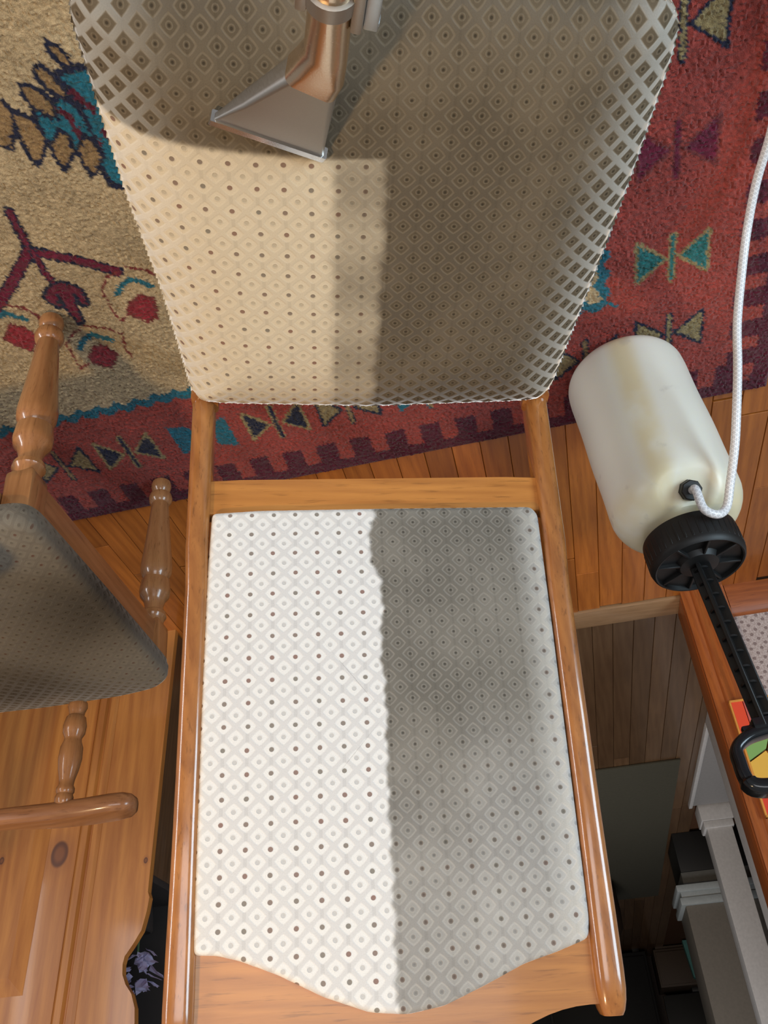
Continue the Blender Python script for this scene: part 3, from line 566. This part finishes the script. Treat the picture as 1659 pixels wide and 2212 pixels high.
# ------------------------------------------------------------------ stained glass panel hanging beside the casing
SG = H(empty('glass_panel')); tag(SG, 'colourful red green and yellow glass picture on the wallpaper beside the casing', 'picture')
def cpane(name, P, col):
    bm = bmesh.new(); prism(bm, [(x_ + .013, z_) for x_, z_ in P], -.0355, -.028, lambda u, v, d: (u, d, v)); m = NT('glass_' + name); m.set(Base_Color=C(*col), Roughness=.25); return obj('pane', bm, m.m, SG, False)
cpane('red', [(-.034, .331), (-.060, .331), (-.060, .412), (-.034, .412)], (.85, .09, .04)); cpane('rose', [(-.062, .331), (-.132, .331), (-.132, .412), (-.062, .412)], (.62, .14, .12))
cpane('green', [(-.034, .419), (-.095, .419), (-.078, .452), (-.034, .475)], (.25, .45, .14)); cpane('lime', [(-.098, .419), (-.132, .419), (-.132, .475), (-.081, .454)], (.16, .40, .16))
cpane('yellow', [(-.034, .479), (-.076, .457), (-.096, .520), (-.034, .520)], (.85, .50, .09)); cpane('orange', [(-.079, .458), (-.132, .479), (-.132, .520), (-.099, .520)], (.88, .18, .05))
cpane('scarlet', [(-.034, .526), (-.132, .526), (-.132, .60), (-.034, .60)], (.75, .07, .04))
bm = bmesh.new()
for x0, x1, z0, z1 in ((-.137, -.029, .325, .331), (-.137, -.029, .412, .419), (-.137, -.029, .520, .526), (-.137, -.029, .60, .606), (-.034, -.029, .325, .606), (-.137, -.132, .325, .606)): bx(bm, x0 + .013, x1 + .013, -.037, -.0268, z0, z1, .001, 1)
obj('frame', bm, plain('amber_frame', (.75, .32, .06), .4), SG)

# ------------------------------------------------------------------ pump sprayer
SP = empty('pump_sprayer', (-.463, 1.143, .0150), 0, 'white plastic pump sprayer jug with black cap, rod handle and clear hose', 'sprayer')
AX = Vector((-.046, -.020, 1)).normalized()
tq = Vector((0, 0, 1)).rotation_difference(AX).to_matrix()
def jug_mat():
    t = NT('jug_polyethylene'); co = t.n('ShaderNodeTexCoord').outputs['Object']; sp = t.n('ShaderNodeSeparateXYZ', i0=co)
    n = t.n('ShaderNodeTexNoise', in_Vector=co, in_Scale=9., in_Detail=3.).outputs[0]
    ang = t.ma('ARCTAN2', sp.outputs[1], sp.outputs[0])        # yellow residue runs down one meridian and lies on the shoulder
    st = t.smooth(t.ma('ABSOLUTE', t.ma('ADD', ang, 1.28)), .05, .32, 1., 0.)
    st = t.ma('MULTIPLY', st, t.smooth(n, .28, .50)); up = t.smooth(sp.outputs[2], .30, .36)
    yel = t.ma('MAXIMUM', t.ma('MULTIPLY', st, .6), t.ma('MULTIPLY', t.ma('MULTIPLY', up, t.smooth(n, .35, .60)), .6))
    c = t.mix(yel, C(.90, .875, .76), C(.76, .60, .28))
    n2 = t.n('ShaderNodeTexNoise', in_Vector=co, in_Scale=26., in_Detail=4.).outputs[0]; c = t.mix(t.ma('MULTIPLY', t.smooth(n2, .62, .74), .3), c, C(.45, .42, .36))
    t.set(Base_Color=c, Roughness=.34); t.put(t.b.inputs['Subsurface Weight'], .35); t.put(t.b.inputs['Subsurface Radius'], (.05, .045, .03)); t.put(t.b.inputs['Subsurface Scale'], .35); return t.m
jm = jug_mat(); r = .107; prof = [(.001, .004), (r - .045, .002), (r - .035, .0)]
for k in range(8): a = R(90 * (k + 1) / 8); prof.append((r - .035 + .035 * math.sin(a), .035 - .035 * math.cos(a)))
for h in np.linspace(.05, .31, 14): prof.append((r + .0006 * math.sin(h * 40), h))
for k in range(10): a = R(90 * (k + 1) / 10); prof.append((r - .050 + .050 * math.cos(a), .318 + .057 * math.sin(a)))
prof += [(.050, .378), (.047, .384), (.047, .40)]
nut_dir = Vector((.08, -1, 0)).normalized()
bm = bmesh.new(); lathe(bm, prof, (0, 0, 0), (0, 0, 1), 72)
dc = Vector((0, 0, .358)) + nut_dir * .082; dn = (nut_dir * .80 + Vector((0, 0, .65))).normalized()
for v in bm.verts:
    q = v.co - dc; h = q.dot(dn); rad = (q - dn * h).length
    if rad < .062: k = 1 - float(sst(rad, .034, .062)); v.co -= dn * (h + .004) * k if h > -.004 else Vector()
for v in bm.verts: v.co = tq @ v.co
obj('jug_body', bm, jm, SP)
bm = bmesh.new(); rc_ = .074; n = 96
capp = [(rc_ * .99, .392), (rc_, .397), (rc_, .436), (rc_ * .97, .443), (rc_ * .93, .446), (rc_ * .90, .445), (rc_ * .88, .438), (.035, .436), (.030, .444), (.018, .446), (.001, .446)]
lathe(bm, [(.001, .392)] + capp, (0, 0, 0), AX, n); cap = obj('cap', bm, black_m, SP)
bm = bmesh.new()
for k in range(40):
    a = 2 * math.pi * k / 40; M = Matrix.Rotation(a, 4, 'Z'); bx(bm, rc_ - .001, rc_ + .0006, -.0018, .0018, .402, .434, .0004, 1, M)
for k in range(8):
    a = 2 * math.pi * k / 8; M = Matrix.Rotation(a, 4, 'Z'); bx(bm, .030, rc_ * .9, -.002, .002, .434, .444, .0008, 1, M)
for v in bm.verts: v.co = tq @ v.co
obj('cap_rib', bm, black_m, cap)
RD = Vector((-.057, -.021, 1)).normalized(); RB = AX * .440; qr = Vector((0, 0, 1)).rotation_difference(RD).to_matrix()
yawr = Matrix.Rotation(R(35), 3, 'Z')
bm = bmesh.new(); bx(bm, -.0155, .0155, -.0030, .0030, 0, .275, .001, 1); bx(bm, -.0030, .0030, -.0155, .0155, 0, .275, .001, 1)
for k in range(11): lathe(bm, [(.012, 0), (.012, .003)], (0, 0, .012 + .0245 * k), n=16)
for v in bm.verts: v.co = RB + qr @ (yawr @ v.co)
obj('pump_rod', bm, black_m, SP)
bm = bmesh.new(); bx(bm, -.020, .020, -.014, .014, .262, .280, .003); bx(bm, -.034, .034, -.006, .006, .268, .276, .002)
pts = [(-.0, 0, .278), (-.030, 0, .283), (-.050, 0, .296), (-.053, 0, .315), (-.053, 0, .335), (-.046, 0, .349), (-.02, 0, .354), (.02, 0, .354), (.046, 0, .349), (.053, 0, .335), (.053, 0, .315), (.050, 0, .296), (.030, 0, .283), (0, 0, .278)]
sp_ = spline(pts, 5); rings = []
for i, p in enumerate(sp_):
    t = (sp_[min(i + 1, len(sp_) - 1)] - sp_[max(i - 1, 0)]).normalized(); u = Vector((0, 1, 0)); w = t.cross(u)
    fat = .0145 if p.z > .34 else .0115
    rings.append([p + u * x * 1.2 + w * y for x, y in rrect(fat * 2, fat * 1.4, fat * .55, 4)])
loft(bm, rings); yh = Matrix.Rotation(R(8), 3, 'Z')
for v in bm.verts: v.co = RB + qr @ (yh @ v.co)
obj('handle', bm, plain('handle_gloss_black', (.012, .014, .017), .16), SP)
nb = tq @ (dc - dn * .006); nd = tq @ dn
bm = bmesh.new(); lathe(bm, [(.001, 0), (.017, 0), (.017, .004), (.0165, .0055), (.0165, .015), (.015, .017), (.006, .017), (.006, .022), (.001, .022)], nb, nd, 8); obj('hose_nut', bm, black_m, SP, False)
def hose_mat():
    t = NT('braided_clear_hose'); uv = t.n('ShaderNodeTexCoord').outputs['UV']; sp = t.n('ShaderNodeSeparateXYZ', i0=uv)
    a = t.ma('SINE', t.ma('ADD', t.ma('MULTIPLY', sp.outputs[0], 25.13), t.ma('MULTIPLY', sp.outputs[1], 900.))); b = t.ma('SINE', t.ma('SUBTRACT', t.ma('MULTIPLY', sp.outputs[0], 25.13), t.ma('MULTIPLY', sp.outputs[1], 900.)))
    k = t.smooth(t.ma('MAXIMUM', a, b), .55, .9)
    t.set(Base_Color=t.mix(k, C(.66, .67, .70), C(.88, .89, .92)), Roughness=.22); t.put(t.b.inputs['Subsurface Weight'], .2); t.put(t.b.inputs['Subsurface Radius'], (.004, .004, .004)); return t.m
ht = Vector(nb) + Vector(nd) * .018
HOSE = [ht, ht + Vector(nd) * .016, (-.014, -.104, .404), (-.034, -.098, .412), (-.052, -.096, .398), (-.062, -.112, .368), (-.072, -.148, .325), (-.079, -.176, .285), (-.089, -.212, .225), (-.096, -.250, .165), (-.109, -.292, .105), (-.120, -.338, .055), (-.125, -.400, .026), (-.126, -.480, .0175), (-.110, -.60, .0175), (-.03, -.75, .0175), (.12, -.85, .0175)]
def uvtube(name, pts, r, mat, parent, n=16):
    P = spline(pts, 14); verts = []; uv = []; prev = None; L = 0
    for i, p in enumerate(P):
        t = (P[min(i + 1, len(P) - 1)] - P[max(i - 1, 0)]).normalized(); u = t.orthogonal().normalized() if prev is None else (prev - t * prev.dot(t)).normalized(); prev = u; w = t.cross(u)
        if i: L += (p - P[i - 1]).length
        for k in range(n + 1):
            a = 2 * math.pi * k / n; verts.append(tuple(p + (u * math.cos(a) + w * math.sin(a)) * r)); uv.append((k / n, L))
    F = [(i * (n + 1) + k, i * (n + 1) + k + 1, (i + 1) * (n + 1) + k + 1, (i + 1) * (n + 1) + k) for i in range(len(P) - 1) for k in range(n)]
    me = bpy.data.meshes.new(name); me.from_pydata(verts, [], F); l = me.uv_layers.new(name='UVMap')
    vi = np.zeros(len(me.loops), int); me.loops.foreach_get('vertex_index', vi); l.data.foreach_set('uv', np.array(uv)[vi].ravel()); return link(name, me, mat, parent)
uvtube('hose', HOSE, .0066, hose_mat(), SP)

bpy.context.view_layer.update()
def seat_z(x, y):
    mi = seat_ob.matrix_world.inverted(); hit, p, n_, i_ = seat_ob.ray_cast(mi @ Vector((x, y, 1)), (0, 0, -1)); return (seat_ob.matrix_world @ p).z
# ------------------------------------------------------------------ extraction hand tool lying on the seat
WT = empty('upholstery_tool', (.073, .374, max(seat_z(.073, .374), seat_z(.118, .353), seat_z(.029, .394)) + .0030), 0, 'metal triangular upholstery cleaning nozzle with bent tube, resting on the seat', 'tool')
def steel(name, rough=.3, col=(.55, .53, .50)):
    t = NT(name); co = t.n('ShaderNodeTexCoord').outputs['Object']
    n = t.n('ShaderNodeTexNoise', in_Vector=t.n('ShaderNodeMapping', in_Vector=co, in_Scale=(300, 300, 40)).outputs[0], in_Scale=3., in_Detail=3.).outputs[0]
    t.set(Base_Color=C(*col), Metallic=1., Roughness=t.ma('MULTIPLY_ADD', n, .16, rough - .08)); t.bump(n, .06, .0005); return t.m
st_body = steel('brushed_steel', .42, (.40, .38, .35)); st_tube = steel('polished_tube', .24, (.74, .58, .42)); st_dark = steel('dull_clamp', .45, (.42, .38, .33))  # the tube's warm tint is a copper-gold reflection put into its colour
ex = Vector((-.91, .414, 0)).normalized(); ez = Vector((0, 0, 1))
ax1 = Vector((-.045, -.072, .050)); L1 = ax1.length; ax1.normalize()
up1 = ex.cross(ax1); up1 = up1 if up1.z > 0 else -up1
def sec(c, w, h, r, X, U, n=5): return [c + X * x + U * y for x, y in rrect(w, h, r, n)]
lip = Vector((0, 0, .0025))
bm = bmesh.new()
loft(bm, [sec(lip + ax1 * .004, .094, .007, .0015, ex, up1), sec(lip + ax1 * .012, .088, .0085, .002, ex, up1), sec(lip + ax1 * .045, .069, .018, .004, ex, up1), sec(lip + ax1 * (L1 - .004), .041, .024, .006, ex, up1), sec(lip + ax1 * (L1 + .001), .039, .027, .008, ex, up1)])
obj('nozzle', bm, st_body, WT)
bm = bmesh.new(); loft(bm, [sec(lip - ax1 * .001, .098, .0105, .001, ex, up1, 2), sec(lip + ax1 * .006, .098, .0105, .001, ex, up1, 2)]); obj('lip', bm, steel('lip_steel', .2, (.7, .7, .7)), WT)
c1 = lip + ax1 * L1; dT = Vector((-.012, -.075, .045)).normalized()
bm = bmesh.new(); path = [c1 - ax1 * .002, c1 + ax1 * .012, c1 + ax1 * .022 + dT * .012, c1 + ax1 * .022 + dT * .05, c1 + ax1 * .022 + dT * .16, c1 + ax1 * .022 + dT * .46]
rings = []
for i, p in enumerate(path):
    t = (path[min(i + 1, 5)] - path[max(i - 1, 0)]).normalized(); X = (ex - t * ex.dot(t)).normalized(); U = X.cross(t)
    w, h, r_ = [(.0405, .029, .008), (.0385, .030, .010), (.031, .030, .0135), (.0295, .0295, .0145), (.0295, .0295, .0145), (.0295, .0295, .0145)][i]; rings.append(sec(p, w, h, r_, X, U, 6))
loft(bm, rings); obj('tube', bm, st_tube, WT)
cc = c1 + ax1 * .022 + dT * .046; X = (ex - dT * ex.dot(dT)).normalized(); U = X.cross(dT); U = U if U.y < 0 else -U
Mx = (Matrix((X, U, dT)).transposed() * .86).to_4x4(); Mx.translation = cc
bm = bmesh.new(); lathe(bm, [(.0172, 0), (.0200, .001), (.0205, .016), (.0172, .017)], (0, 0, .014), (0, 0, 1), 28)
for v in bm.verts: v.co = Mx @ v.co
cl = obj('clamp', bm, st_dark, WT)
bm = bmesh.new(); bx(bm, .0165, .026, -.010, .010, -.004, .040, .003, 2, Mx); obj('lug', bm, st_dark, cl)
bm = bmesh.new(); bx(bm, -.026, -.0165, -.010, .010, .008, .040, .003, 2, Mx); obj('lug', bm, st_dark, cl)
bm = bmesh.new(); bx(bm, .026, .0375, -.004, .012, -.004, .040, .002, 2, Mx); bx(bm, .027, .0385, .003, .013, -.008, -.003, .002, 2, Mx); obj('valve_block', bm, steel('valve_alloy', .4, (.55, .60, .62)), cl)
